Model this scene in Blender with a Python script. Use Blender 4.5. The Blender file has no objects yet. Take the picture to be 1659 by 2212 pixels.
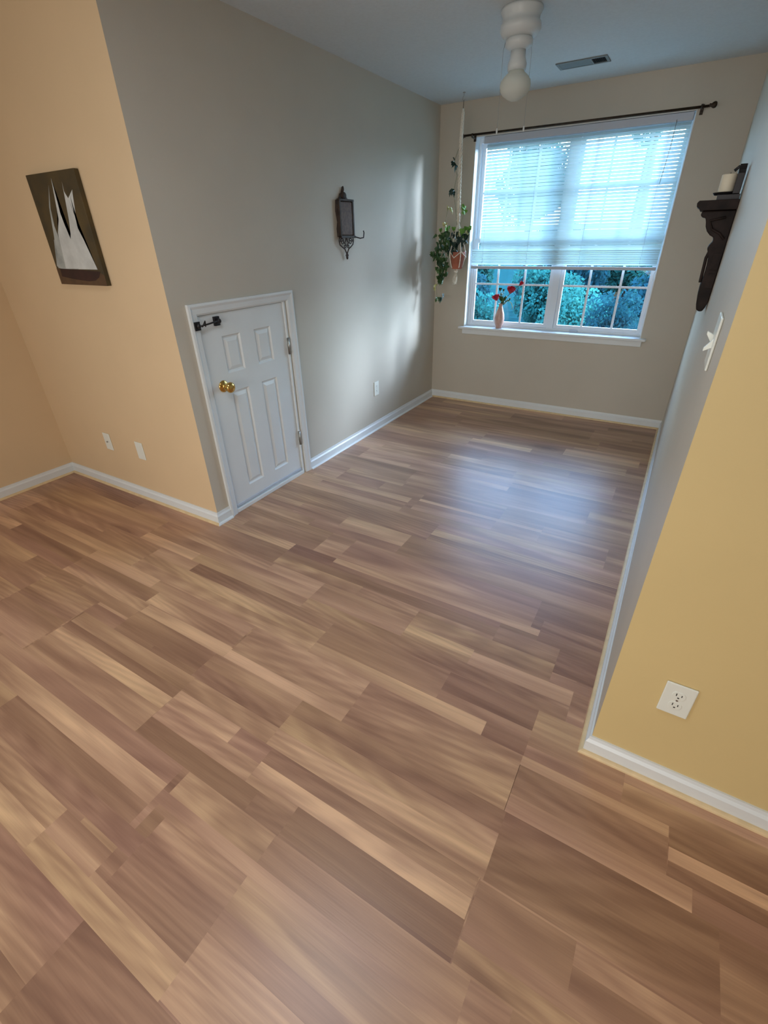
import bpy, bmesh, math, random
from mathutils import Vector, Matrix
random.seed(7)
sc = bpy.context.scene
COL = sc.collection

# ---------------------------------------------------------------- camera, world, lights, exposure
cam_d = bpy.data.cameras.new('camera'); cam = bpy.data.objects.new('camera', cam_d); COL.objects.link(cam)
cam_d.sensor_fit = 'VERTICAL'; cam_d.sensor_height = 36.0; cam_d.lens = 1000.2446 / 2212 * 36.0
cam_d.clip_start = 0.02; cam_d.clip_end = 200
cam.matrix_world = Matrix(((0.85996953, -0.24514784, 0.44761026, 2.14273),
                           (0.50995588, 0.44703712, -0.73491688, -1.55804),
                           (-0.01993512, 0.86026761, 0.50945288, 1.50187),
                           (0, 0, 0, 1)))
sc.camera = cam
vs = sc.view_settings
vs.view_transform = 'Standard'; vs.look = 'None'; vs.gamma = 1.0; vs.use_curve_mapping = False
vs.exposure = 0.0
sc.cycles.use_denoising = True
sc.cycles.max_bounces = 10; sc.cycles.diffuse_bounces = 6; sc.cycles.transparent_max_bounces = 24
sc.cycles.sample_clamp_indirect = 12.0

SKY_STRENGTH = 18.0
w = bpy.data.worlds.new('sky'); sc.world = w; w.use_nodes = True
nt = w.node_tree; nt.nodes.clear()
o = nt.nodes.new('ShaderNodeOutputWorld'); bg = nt.nodes.new('ShaderNodeBackground')
tc = nt.nodes.new('ShaderNodeTexCoord'); sx = nt.nodes.new('ShaderNodeSeparateXYZ'); cr = nt.nodes.new('ShaderNodeValToRGB')
nt.links.new(tc.outputs['Generated'], sx.inputs[0]); nt.links.new(sx.outputs['Z'], cr.inputs[0])
e = cr.color_ramp.elements
e[0].position = 0.0; e[0].color = (0.003, 0.005, 0.006, 1)
e[1].position = 0.40; e[1].color = (0.40, 0.64, 1.0, 1)
e2 = cr.color_ramp.elements.new(0.03); e2.color = (0.80, 0.98, 1.0, 1)
nt.links.new(cr.outputs[0], bg.inputs[0]); bg.inputs[1].default_value = SKY_STRENGTH
nt.links.new(bg.outputs[0], o.inputs[0])

def area(name, loc, target, sx_, sy_, power, col, spread=math.pi, portal=False):
    L = bpy.data.lights.new(name, 'AREA'); L.shape = 'RECTANGLE'; L.size = sx_; L.size_y = sy_
    L.energy = power; L.color = col; L.spread = spread
    ob = bpy.data.objects.new(name, L); COL.objects.link(ob); ob.location = loc
    d = Vector(target) - Vector(loc); ob.rotation_euler = d.to_track_quat('-Z', 'Y').to_euler()
    if portal: L.cycles.is_portal = True
    return ob
# the veiled sun and the bright cloud around it, low outside to the right of the window
def sun(name, d, energy, ang, col):
    L = bpy.data.lights.new(name, 'SUN'); L.energy = energy; L.angle = math.radians(ang); L.color = col
    ob = bpy.data.objects.new(name, L); COL.objects.link(ob); ob.location = (8, 9, 6)
    ob.rotation_euler = Vector(d).to_track_quat('-Z', 'Y').to_euler()
sun('veiled_sun', (-.76, -.58, -.26), 24.0, 26, (0.88, 0.91, 1.0))
sun('bright_cloud', (-.66, -.60, -.58), 11.0, 36, (0.80, 0.87, 1.0))
# unseen fill lights added behind the photographer and at the left side,
# and the skylight above the spot the photographer stands on
area('rear_fill_light', (1.5, -4.05, 1.15), (1.0, -0.8, 0.15), 2.6, 1.6, 36, (1.0, 0.97, 0.92), spread=1.9)  # added room fill; the rear wall has no window
area('side_fill_light', (-1.50, -2.7, 1.25), (2.2, 0.9, 0.9), 1.3, 1.2, 16, (0.92, 0.98, 1.0), spread=2.2)  # added to brighten the right alcove wall, no window stands here
area('skylight_light', (1.28, -1.0, 2.42), (1.28, -1.0, 0), 0.55, 0.45, 17.0, (0.80, 0.90, 1.0))
area('window_portal', (1.11, 3.135, 1.47), (1.11, 2.0, 1.47), 1.6, 1.5, 1, (1, 1, 1), portal=True)

# ---------------------------------------------------------------- materials
def mat(name, col, rough=0.5, metal=0.0, spec=0.5, noise=None, bump=None, coat=0.0, trans=None):
    m = bpy.data.materials.new(name); m.use_nodes = True
    n = m.node_tree.nodes; l = m.node_tree.links; b = n['Principled BSDF']
    b.inputs['Base Color'].default_value = (*col, 1); b.inputs['Roughness'].default_value = rough
    b.inputs['Metallic'].default_value = metal; b.inputs['Specular IOR Level'].default_value = spec
    b.inputs['Coat Weight'].default_value = coat
    t = n.new('ShaderNodeTexCoord')
    if noise:
        sc_, amt = noise[0], noise[1]
        nz = n.new('ShaderNodeTexNoise'); nz.inputs['Scale'].default_value = sc_; nz.inputs['Detail'].default_value = 4
        l.new(t.outputs['Object'], nz.inputs['Vector'])
        mx = n.new('ShaderNodeMix'); mx.data_type = 'RGBA'
        c2 = noise[2] if len(noise) > 2 else tuple(c * (1 - amt) for c in col)
        mx.inputs[6].default_value = (*col, 1); mx.inputs[7].default_value = (*c2, 1)
        r = n.new('ShaderNodeMapRange'); r.inputs[1].default_value = 0.35; r.inputs[2].default_value = 0.65
        l.new(nz.outputs['Fac'], r.inputs[0]); l.new(r.outputs[0], mx.inputs[0]); l.new(mx.outputs[2], b.inputs['Base Color'])
    if bump:
        nb = n.new('ShaderNodeTexNoise'); nb.inputs['Scale'].default_value = bump[0]; nb.inputs['Detail'].default_value = 3
        bp = n.new('ShaderNodeBump'); bp.inputs['Strength'].default_value = bump[1]; bp.inputs['Distance'].default_value = 0.002
        l.new(t.outputs['Object'], nb.inputs['Vector']); l.new(nb.outputs['Fac'], bp.inputs['Height']); l.new(bp.outputs[0], b.inputs['Normal'])
    if trans:
        b.inputs['Transmission Weight'].default_value = trans
    return m

def s2l(r, g, b):
    f = lambda c: (c / 255) / 12.92 if c / 255 <= .04045 else ((c / 255 + .055) / 1.055) ** 2.4
    return (f(r), f(g), f(b))

M = {}
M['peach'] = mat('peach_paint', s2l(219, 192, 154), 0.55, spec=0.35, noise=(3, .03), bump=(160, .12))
M['peach_yellow_cast'] = mat('peach_paint_yellow_cast', s2l(212, 188, 134), 0.55, spec=0.35, noise=(3, .03), bump=(160, .12))  # same wall paint as peach, with the yellower light put into the colour
M['taupe'] = mat('taupe_paint', s2l(196, 188, 173), 0.5, spec=0.4, noise=(3, .03), bump=(160, .12))
M['ceiling'] = mat('ceiling_paint', s2l(205, 212, 214), 0.85, spec=0.2, noise=(60, .05), bump=(90, .3))
M['white'] = mat('white_trim_paint', s2l(222, 226, 226), 0.38, spec=0.5, noise=(6, .03))
M['vinyl'] = mat('white_vinyl', s2l(225, 232, 238), 0.35)
M['cream'] = mat('cream_bead_wood', s2l(222, 196, 152), 0.5, noise=(25, .12))
M['plate'] = mat('ivory_plastic', s2l(226, 228, 218), 0.3)
M['slot'] = mat('dark_slot', s2l(50, 46, 40), 0.6)
M['brass'] = mat('polished_brass', (0.78, 0.50, 0.15), 0.16, metal=1.0, noise=(40, .15))
M['steel'] = mat('satin_hinge_metal', (0.42, 0.42, 0.40), 0.35, metal=1.0)
M['black'] = mat('black_metal', s2l(38, 36, 38), 0.4, metal=0.4)
M['bronze'] = mat('dark_bronze_metal', s2l(62, 50, 38), 0.45, metal=0.5, noise=(40, .4))
M['espresso'] = mat('carved_espresso_wood', s2l(20, 14, 12), 0.6, spec=0.2, noise=(14, .5, s2l(44, 33, 29)), bump=(30, .6))
M['rust'] = mat('aged_brown_metal', s2l(72, 58, 50), 0.6, metal=0.25, noise=(35, .5, s2l(50, 42, 38)), bump=(60, .8))
M['rustpanel'] = mat('aged_brown_mesh_panel', s2l(112, 92, 80), 0.65, noise=(60, .3, s2l(88, 72, 66)), bump=(200, .6))
M['candle'] = mat('ivory_wax', s2l(226, 216, 192), 0.5)
M['rope'] = mat('cotton_macrame', s2l(240, 232, 214), 0.9, noise=(120, .25), bump=(200, .8))
M['terracotta'] = mat('terracotta', s2l(176, 104, 80), 0.8, noise=(18, .25))
M['soil'] = mat('soil', s2l(60, 44, 34), 0.95, noise=(60, .4))
M['leaf'] = mat('ivy_green', s2l(66, 100, 44), 0.5, noise=(14, .5, s2l(30, 64, 36)))
M['leafdark'] = mat('deep_ivy_green', s2l(26, 58, 50), 0.45, noise=(14, .4))
M['leafpale'] = mat('pale_variegated_leaf', s2l(208, 200, 150), 0.55, noise=(30, .3, s2l(150, 160, 84)))
M['leafbright'] = mat('bright_leaf_green', s2l(110, 160, 60), 0.5, noise=(14, .4))
M['stem'] = mat('plant_stem', s2l(92, 104, 62), 0.6)
M['red'] = mat('red_petals', s2l(190, 12, 40), 0.6, noise=(60, .4))
M['vase'] = mat('pink_ceramic_glaze', s2l(206, 170, 156), 0.25, noise=(20, .2, s2l(182, 140, 126)))
M['fixture'] = mat('white_enamel', s2l(205, 210, 210), 0.35)
M['canvas'] = mat('olive_brown_canvas', s2l(84, 68, 34), 0.7, noise=(7, .4, s2l(62, 52, 30)), bump=(300, .5))
M['sail'] = mat('painted_sail_grey', s2l(176, 178, 172), 0.7, noise=(12, .25, s2l(146, 150, 146)))
M['sailb'] = mat('painted_sail_white', s2l(204, 206, 202), 0.7, noise=(12, .2))
M['hull'] = mat('painted_hull_brown', s2l(52, 22, 14), 0.6, noise=(18, .4))
M['sea'] = mat('painted_water_brown', s2l(92, 66, 40), 0.7, noise=(18, .3))
M['vent'] = mat('grey_register_metal', s2l(120, 128, 130), 0.5, metal=0.2)
M['ventdark'] = mat('dark_duct', s2l(30, 34, 36), 0.9)
M['grass'] = mat('lawn_grass', s2l(20, 52, 54), 0.9, spec=0.0, noise=(3, .4))
M['darkbark'] = mat('dark_bark', s2l(18, 30, 30), 0.9, noise=(12, .3))
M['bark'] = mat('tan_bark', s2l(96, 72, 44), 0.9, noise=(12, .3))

def glass_mat():
    m = bpy.data.materials.new('window_glass'); m.use_nodes = True; n = m.node_tree.nodes; l = m.node_tree.links; n.clear()
    out = n.new('ShaderNodeOutputMaterial'); tr = n.new('ShaderNodeBsdfTransparent'); tr.inputs[0].default_value = (0.86, 0.93, 0.98, 1)
    gl = n.new('ShaderNodeBsdfGlossy'); gl.inputs['Roughness'].default_value = 0.02
    fr = n.new('ShaderNodeFresnel'); fr.inputs[0].default_value = 1.3
    mx = n.new('ShaderNodeMixShader'); l.new(fr.outputs[0], mx.inputs[0]); l.new(tr.outputs[0], mx.inputs[1]); l.new(gl.outputs[0], mx.inputs[2])
    l.new(mx.outputs[0], out.inputs[0]); return m
M['glass'] = glass_mat()

def translucent(name, col, tcol, fac, clear=0.0):
    m = bpy.data.materials.new(name); m.use_nodes = True; n = m.node_tree.nodes; l = m.node_tree.links; n.clear()
    out = n.new('ShaderNodeOutputMaterial'); d = n.new('ShaderNodeBsdfDiffuse'); d.inputs[0].default_value = (*col, 1)
    t = n.new('ShaderNodeBsdfTranslucent'); t.inputs[0].default_value = (*tcol, 1)
    mx = n.new('ShaderNodeMixShader'); mx.inputs[0].default_value = fac
    l.new(d.outputs[0], mx.inputs[1]); l.new(t.outputs[0], mx.inputs[2])
    last = mx
    if clear:
        tp = n.new('ShaderNodeBsdfTransparent'); m2 = n.new('ShaderNodeMixShader'); m2.inputs[0].default_value = clear
        l.new(mx.outputs[0], m2.inputs[1]); l.new(tp.outputs[0], m2.inputs[2]); last = m2
    l.new(last.outputs[0], out.inputs[0]); return m
M['slat'] = translucent('translucent_white_slat', s2l(200, 214, 216), (.48, .64, .65), 0.38)
M['rail'] = mat('blind_rail_grey', s2l(188, 196, 208), 0.5)
M['frost'] = translucent('frosted_globe_glass', s2l(228, 230, 222), s2l(228, 230, 222), 0.35)
M['foliage'] = translucent('tree_foliage', (.016, .095, .090), (.024, .125, .105), 0.35)
M['foliage2'] = translucent('blue_green_foliage', (.010, .045, .060), (.014, .065, .075), 0.35)
M['foliage3'] = translucent('light_green_foliage', (.022, .120, .110), (.035, .160, .135), 0.4)

def floor_mat():
    m = bpy.data.materials.new('walnut_laminate'); m.use_nodes = True; n = m.node_tree.nodes; l = m.node_tree.links
    b = n['Principled BSDF']
    def N(t, **k):
        x = n.new(t)
        for a, v in k.items(): setattr(x, a, v)
        return x
    def math_(op, a, bb=None):
        x = N('ShaderNodeMath', operation=op)
        for i, v in enumerate((a, bb)):
            if v is None: continue
            if isinstance(v, (int, float)): x.inputs[i].default_value = v
            else: l.new(v, x.inputs[i])
        return x.outputs[0]
    tc = N('ShaderNodeTexCoord'); at = N('ShaderNodeAttribute'); at.attribute_name = 'plank'
    sp = N('ShaderNodeSeparateColor'); l.new(at.outputs['Color'], sp.inputs[0])
    tone, r1, r2 = sp.outputs[0], sp.outputs[1], sp.outputs[2]
    ob = N('ShaderNodeSeparateXYZ'); l.new(tc.outputs['Object'], ob.inputs[0])
    def vec(sx_, sy_, k=37.0):
        c = N('ShaderNodeCombineXYZ')
        l.new(math_('ADD', math_('MULTIPLY', ob.outputs[0], sx_), math_('MULTIPLY', r1, k)), c.inputs[0])
        l.new(math_('ADD', math_('MULTIPLY', ob.outputs[1], sy_), math_('MULTIPLY', r2, k * 1.7)), c.inputs[1])
        l.new(math_('MULTIPLY', r1, 11.0), c.inputs[2])
        return c.outputs[0]
    def noise(v, scale, detail, dist=0.0, rough=.5):
        x = N('ShaderNodeTexNoise'); x.inputs['Scale'].default_value = scale; x.inputs['Detail'].default_value = detail
        x.inputs['Distortion'].default_value = dist; x.inputs['Roughness'].default_value = rough
        l.new(v, x.inputs['Vector']); return x.outputs['Fac']
    big = noise(vec(0.9, 7.0), 1.0, 2.5, 1.0)          # heartwood and sapwood bands
    mid = noise(vec(2.2, 38.0), 1.0, 3.0, 0.6)         # streaks
    fine = noise(vec(5.0, 260.0), 1.0, 3.0, 0.2)       # pores
    hue = noise(vec(0.7, 3.0, 91.0), 1.0, 1.0)
    # knots
    vo = N('ShaderNodeTexVoronoi', feature='F1'); vo.inputs['Scale'].default_value = 1.0
    l.new(vec(1.0, 2.6, 53.0), vo.inputs['Vector'])
    kd = vo.outputs['Distance']
    kring = math_('MULTIPLY', math_('SINE', math_('MULTIPLY', kd, 130.0)), math_('LESS_THAN', kd, 0.10))
    kdark = N('ShaderNodeMapRange'); kdark.inputs[1].default_value = 0.0; kdark.inputs[2].default_value = 0.17
    kdark.inputs[3].default_value = 1.0; kdark.inputs[4].default_value = 0.0; l.new(kd, kdark.inputs[0])
    kn = math_('MULTIPLY', kdark.outputs[0], math_('GREATER_THAN', r2, 0.55))
    # cathedral grain on some planks
    wv = N('ShaderNodeTexWave', wave_type='RINGS', rings_direction='Z'); wv.inputs['Scale'].default_value = 3.2
    wv.inputs['Distortion'].default_value = 5.0; wv.inputs['Detail'].default_value = 2.5; wv.inputs['Detail Scale'].default_value = 1.4
    l.new(vec(0.55, 6.0, 5.0), wv.inputs['Vector'])
    wav = math_('MULTIPLY', math_('SUBTRACT', wv.outputs['Fac'], 0.5), math_('MULTIPLY', math_('GREATER_THAN', r1, 0.6), 0.10))
    v = math_('ADD', math_('MULTIPLY', tone, 0.46), math_('MULTIPLY', math_('SUBTRACT', big, 0.5), 1.15))
    v = math_('ADD', v, math_('MULTIPLY', math_('SUBTRACT', mid, 0.5), 0.38))
    v = math_('ADD', v, math_('MULTIPLY', math_('SUBTRACT', fine, 0.5), 0.18))
    v = math_('ADD', v, wav)
    v = math_('SUBTRACT', v, math_('MULTIPLY', kn, 0.45))
    v = math_('ADD', v, math_('MULTIPLY', math_('MULTIPLY', kring, math_('GREATER_THAN', r2, 0.55)), 0.06))
    v = math_('ADD', v, 0.33)
    ramp = N('ShaderNodeValToRGB'); l.new(v, ramp.inputs[0]); el = ramp.color_ramp.elements
    el[0].position = 0.0; el[0].color = (*s2l(118, 86, 72), 1)
    el[1].position = 1.0; el[1].color = (*s2l(230, 194, 156), 1)
    for p_, c_ in ((0.3, (148, 114, 94)), (0.55, (174, 139, 114)), (0.78, (202, 167, 136))):
        q = el.new(p_); q.color = (*s2l(*c_), 1)
    mx = N('ShaderNodeMix', data_type='RGBA', blend_type='MULTIPLY'); mx.inputs[0].default_value = 1.0
    hr = N('ShaderNodeValToRGB'); l.new(hue, hr.inputs[0]); he = hr.color_ramp.elements
    he[0].position = 0.3; he[0].color = (1.0, 0.90, 0.92, 1); he[1].position = 0.7; he[1].color = (1.0, 0.96, 0.83, 1)
    l.new(ramp.outputs[0], mx.inputs[6]); l.new(hr.outputs[0], mx.inputs[7]); l.new(mx.outputs[2], b.inputs['Base Color'])
    b.inputs['Roughness'].default_value = 0.36; b.inputs['Specular IOR Level'].default_value = 0.5
    bp = N('ShaderNodeBump'); bp.inputs['Strength'].default_value = 0.12; bp.inputs['Distance'].default_value = 0.001
    l.new(fine, bp.inputs['Height']); l.new(bp.outputs[0], b.inputs['Normal'])
    return m
M['floor'] = floor_mat()

# ---------------------------------------------------------------- mesh helpers
class MB:
    def __init__(self): self.v = []; self.f = []; self.m = []; self.s = []
    def add(self, vs_, fs, mi=0, smooth=False):
        b = len(self.v); self.v += [tuple(x) for x in vs_]
        for f in fs: self.f.append(tuple(i + b for i in f)); self.m.append(mi); self.s.append(smooth)
        return self
    def box(self, x0, x1, y0, y1, z0, z1, mi=0, fm=None):
        vs_ = [(x, y, z) for z in (z0, z1) for y in (y0, y1) for x in (x0, x1)]
        fs = {'-z': (0, 2, 3, 1), '+z': (4, 5, 7, 6), '-y': (0, 1, 5, 4), '+y': (2, 6, 7, 3), '-x': (0, 4, 6, 2), '+x': (1, 3, 7, 5)}
        b = len(self.v); self.v += vs_
        for k, f in fs.items():
            self.f.append(tuple(i + b for i in f)); self.m.append((fm or {}).get(k, mi)); self.s.append(False)
        return self
    def lathe(self, prof, c=(0, 0, 0), axis='z', seg=32, mi=0, smooth=True):
        vs_ = []; n = len(prof)
        for i in range(seg):
            a = 2 * math.pi * i / seg
            for r, h in prof:
                p = (r * math.cos(a), r * math.sin(a), h)
                if axis == 'x': p = (p[2], p[0], p[1])
                if axis == 'y': p = (p[0], p[2], p[1])
                vs_.append((p[0] + c[0], p[1] + c[1], p[2] + c[2]))
        fs = []
        for i in range(seg):
            j = (i + 1) % seg
            for k in range(n - 1): fs.append((i * n + k, j * n + k, j * n + k + 1, i * n + k + 1))
        fs.append(tuple(i * n for i in range(seg))[::-1]); fs.append(tuple(i * n + n - 1 for i in range(seg)))
        return self.add(vs_, fs, mi, smooth)
    def tube(self, pts, r, seg=8, mi=0):
        pts = [Vector(p) for p in pts]; n = len(pts); rr = r if isinstance(r, (list, tuple)) else [r] * n
        up = Vector((0.13, 0.27, 0.95)); vs_ = []
        for i, p in enumerate(pts):
            t = (pts[min(i + 1, n - 1)] - pts[max(i - 1, 0)]).normalized()
            a = t.cross(up)
            if a.length < 1e-3: a = t.cross(Vector((1, 0, 0)))
            a.normalize(); b = t.cross(a).normalized(); up = -b if b.dot(up) < 0 else b
            for k in range(seg):
                th = 2 * math.pi * k / seg
                vs_.append(p + (a * math.cos(th) + b * math.sin(th)) * rr[i])
        fs = []
        for i in range(n - 1):
            for k in range(seg):
                k2 = (k + 1) % seg
                fs.append((i * seg + k, i * seg + k2, (i + 1) * seg + k2, (i + 1) * seg + k))
        fs.append(tuple(range(seg))); fs.append(tuple((n - 1) * seg + k for k in range(seg))[::-1])
        return self.add(vs_, fs, mi, True)
    def prism(self, poly, d0, d1, axis='y', mi=0):
        """poly of 2D points extruded along axis; y: (x,z), x: (y,z), z: (x,y)"""
        def P(p, d): return {'y': (p[0], d, p[1]), 'x': (d, p[0], p[1]), 'z': (p[0], p[1], d)}[axis]
        n = len(poly); vs_ = [P(p, d0) for p in poly] + [P(p, d1) for p in poly]
        fs = [tuple(range(n)), tuple(range(2 * n - 1, n - 1, -1))] + [(i, i + n, (i + 1) % n + n, (i + 1) % n) for i in range(n)]
        return self.add(vs_, fs, mi)
    def ball(self, c, r, mi=0, seg=14, sc_=(1, 1, 1)):
        prof = [(max(1e-4, math.sin(math.pi * i / 10)) * r, -math.cos(math.pi * i / 10) * r) for i in range(11)]
        b = len(self.v); self.lathe(prof, (0, 0, 0), 'z', seg, mi)
        for i in range(b, len(self.v)):
            x, y, z = self.v[i]; self.v[i] = (x * sc_[0] + c[0], y * sc_[1] + c[1], z * sc_[2] + c[2])
        return self
    def build(self, name, mats, parent=None, origin=None, bevel=0, fix=True, seg=2):
        if not isinstance(mats, (list, tuple)): mats = [mats]
        og = Vector(origin) if origin is not None else Vector((0, 0, 0))
        me = bpy.data.meshes.new(name); me.from_pydata([tuple(Vector(v) - og) for v in self.v], [], self.f)
        for mm in mats: me.materials.append(mm)
        for p, mi, s in zip(me.polygons, self.m, self.s): p.material_index = mi; p.use_smooth = s
        if fix:
            bm = bmesh.new(); bm.from_mesh(me); bmesh.ops.recalc_face_normals(bm, faces=bm.faces); bm.to_mesh(me); bm.free()
        ob = bpy.data.objects.new(name, me); COL.objects.link(ob)
        ob.location = og
        if parent is not None:
            ob.parent = parent
            chain = Vector((0, 0, 0)); p = parent
            while p: chain += p.location; p = p.parent
            ob.location = og - chain
        if bevel:
            bv = ob.modifiers.new('bevel', 'BEVEL'); bv.width = bevel; bv.segments = seg; bv.limit_method = 'ANGLE'
        return ob

def tag(ob, label, cat, group=None, kind=None):
    ob['label'] = label; ob['category'] = cat
    if group: ob['group'] = group
    if kind: ob['kind'] = kind
    return ob
def root(name, loc, label, cat, group=None):
    ob = bpy.data.objects.new(name, None); ob.empty_display_size = .05; COL.objects.link(ob); ob.location = loc
    return tag(ob, label, cat, group)
def struct(ob): ob['kind'] = 'structure'; return ob

# ---------------------------------------------------------------- room dimensions (metres)
W, D, A, R, H = 2.230, 3.019, 1.587, -0.414, 2.44
YB, XR, T = -4.2, 4.4, 0.14
WX0, WX1, WZ0, WZ1 = 0.325, 1.900, 0.738, 2.205      # window opening

# floor: one surface of laminate planks, tone of every plank kept in a colour attribute
def make_floor():
    rnd = random.Random(21)
    rects = []
    pitch = 0.2; offs = {0: 2.35, 1: 2.05, 2: 2.488, 3: 2.047, 4: 1.09, 5: 1.495}
    y_top = -0.345
    for k in range(-18, 20):
        y1 = y_top - k * pitch; y0 = y1 - pitch
        if y1 < YB or y0 > D + .02: continue
        off = offs.get(k, rnd.uniform(0, 1.22))
        x = off - 1.22 * math.ceil((off + A + .2) / 1.22)
        while x < XR:
            xe = x + 1.22
            mode = rnd.random(); base = rnd.uniform(0.1, 0.7)
            if mode < .34: edges = [0, 1]
            elif mode < .72: edges = [0, rnd.choice((.3, .36, .62, .68)), 1]
            else: edges = [0, .32 + rnd.uniform(-.03, .03), .66 + rnd.uniform(-.03, .03), 1]
            for a, b in zip(edges, edges[1:]):
                t = base + rnd.uniform(-.32, .32)
                if b - a < .5 and rnd.random() < .3: t = rnd.uniform(.75, 1.0)
                if b - a < .7 and rnd.random() < .55:
                    xm = x + rnd.uniform(.3, .9)
                    rects.append([x, xm, y0 + a * pitch, y0 + b * pitch, t]); rects.append([xm, xe, y0 + a * pitch, y0 + b * pitch, base + rnd.uniform(-.35, .35)])
                else: rects.append([x, xe, y0 + a * pitch, y0 + b * pitch, t])
            x = xe
    over = [(2.049, 2.48, -.580, -.545, 1.0), (2.482, 3.2, -.643, -.604, 1.25), (.05, .825, -1.04, -.985, 1.05), (.05, .825, -.985, -.945, -.05),
            (.84, 1.445, -.745, -.700, .85), (-.40, .04, -.962, -.941, 1.0), (-.3, .885, -1.54, -1.480, 1.05),
            (1.118, 1.495, -1.468, -1.28, .2), (.3, 1.17, -1.40, -1.345, .0), (1.5, 2.047, -1.135, -1.05, .05),
            (1.30, 2.045, -1.05, -1.00, 1.1), (1.09, 2.1, -1.262, -1.225, .95), (2.05, 2.9, -1.14, -1.09, .9), (2.05, 2.6, -1.05, -.95, .25),
            (2.056, 2.7, -.945, -.745, .12), (.277, .80, -.85, -.745, .15), (.28, .84, -.745, -.69, .9), 
            (1.495, 2.3, -1.54, -1.47, .7), (1.495, 2.2, -1.47, -1.40, .35), (-.15, .273, -.80, -.745, .8),
            (2.05, 2.35, -.545, -.50, .55), (1.7, 2.05, -.44, -.345, .05), (1.74, 2.2, -.2, -.15, .9), (1.43, 2.05, -.19, -.10, .1),
            (.85, 1.95, 0.02, .06, .95), (.95, 1.75, .845, .875, 1.0), (-.37, .66, .35, .40, .2), (2.3, 3.3, -1.00, -.955, .9), (2.6, 3.5, -.93, -.86, .8), (2.2, 3.2, -1.30, -1.20, .6)]
    for ox0, ox1, oy0, oy1, ot in over:
        new = []
        for x0, x1, y0, y1, t in rects:
            if x1 <= ox0 or x0 >= ox1 or y1 <= oy0 or y0 >= oy1: new.append([x0, x1, y0, y1, t]); continue
            cx0, cx1 = max(x0, ox0), min(x1, ox1); cy0, cy1 = max(y0, oy0), min(y1, oy1)
            if x0 < cx0: new.append([x0, cx0, y0, y1, t])
            if x1 > cx1: new.append([cx1, x1, y0, y1, t])
            if y0 < cy0: new.append([cx0, cx1, y0, cy0, t])
            if y1 > cy1: new.append([cx0, cx1, cy1, y1, t])
        new.append([ox0, ox1, oy0, oy1, ot]); rects = new
    vs_, fs, cols = [], [], []
    for x0, x1, y0, y1, t in rects:
        if x1 - x0 < .16 or y1 - y0 < .022: t = min(t, .4)
        x0, x1 = max(x0, -A - T), min(x1, XR + T); y0, y1 = max(y0, YB - T), min(y1, D + .10)
        if x1 - x0 < .002 or y1 - y0 < .002: continue
        b = len(vs_); vs_ += [(x0, y0, 0), (x1, y0, 0), (x1, y1, 0), (x0, y1, 0)]; fs.append((b, b + 1, b + 2, b + 3))
        cols.append((max(0, t * .8 + .1), rnd.random(), rnd.random(), 1))
    # the underside slab
    b = len(vs_); X0, X1, Y0, Y1 = -A - T, XR + T, YB - T, D + .10
    vs_ += [(X0, Y0, -.1), (X1, Y0, -.1), (X1, Y1, -.1), (X0, Y1, -.1), (X0, Y0, 0), (X1, Y0, 0), (X1, Y1, 0), (X0, Y1, 0)]
    for f in ((0, 3, 2, 1), (0, 1, 5, 4), (1, 2, 6, 5), (2, 3, 7, 6), (3, 0, 4, 7)): fs.append(tuple(i + b for i in f)); cols.append((.4, .5, .5, 1))
    me = bpy.data.meshes.new('floor'); me.from_pydata(vs_, [], fs); me.materials.append(M['floor'])
    ca = me.color_attributes.new('plank', 'FLOAT_COLOR', 'CORNER')
    for p, c in zip(me.polygons, cols):
        for li in p.loop_indices: ca.data[li].color = c
    ob = bpy.data.objects.new('floor', me); COL.objects.link(ob); return struct(ob)
make_floor()

struct(MB().box(-A - T, XR + T, YB - T, D + T, H, H + .1).build('ceiling', M['ceiling']))

# left wall of the alcove, with an opening for the low door
DY0, DY1, DZ1 = 0.140, 0.822, 1.186
wl = MB()
pf = {'-y': 1}
wl.box(-T, 0, 0, DY0, 0, H, 0, pf).box(-T, 0, DY0, DY1, DZ1, H, 0).box(-T, 0, DY1, D, 0, H, 0)
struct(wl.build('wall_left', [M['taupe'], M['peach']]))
struct(MB().box(-.9, -T - .6, T + .02, DY1 + .3, 0, 1.4).build('wall_closet', M['taupe']))
# back wall with window opening
wb = MB()
wb.box(-T, WX0, D, D + T, 0, H).box(WX1, W + T, D, D + T, 0, H).box(WX0, WX1, D, D + T, 0, WZ0 - .02).box(WX0, WX1, D, D + T, WZ1, H)
struct(wb.build('wall_back', M['taupe']))
# right wall of the alcove; its end face towards the room carries the peach paint tinted by its yellower light
struct(MB().box(W, W + T, R, D, 0, H, 0, {'-y': 1}).build('wall_right', [M['taupe'], M['peach_yellow_cast']]))
struct(MB().box(W + T, XR, R, R + T, 0, H).build('wall_front_right', M['peach_yellow_cast']))
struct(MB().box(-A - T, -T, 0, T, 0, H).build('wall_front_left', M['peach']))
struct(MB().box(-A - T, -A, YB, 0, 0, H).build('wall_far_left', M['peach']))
struct(MB().box(-A - T, XR + T, YB - T, YB, 0, H).build('wall_rear', M['peach_yellow_cast']))
struct(MB().box(XR, XR + T, YB, R + T, 0, H).build('wall_far_right', M['peach_yellow_cast']))

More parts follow.
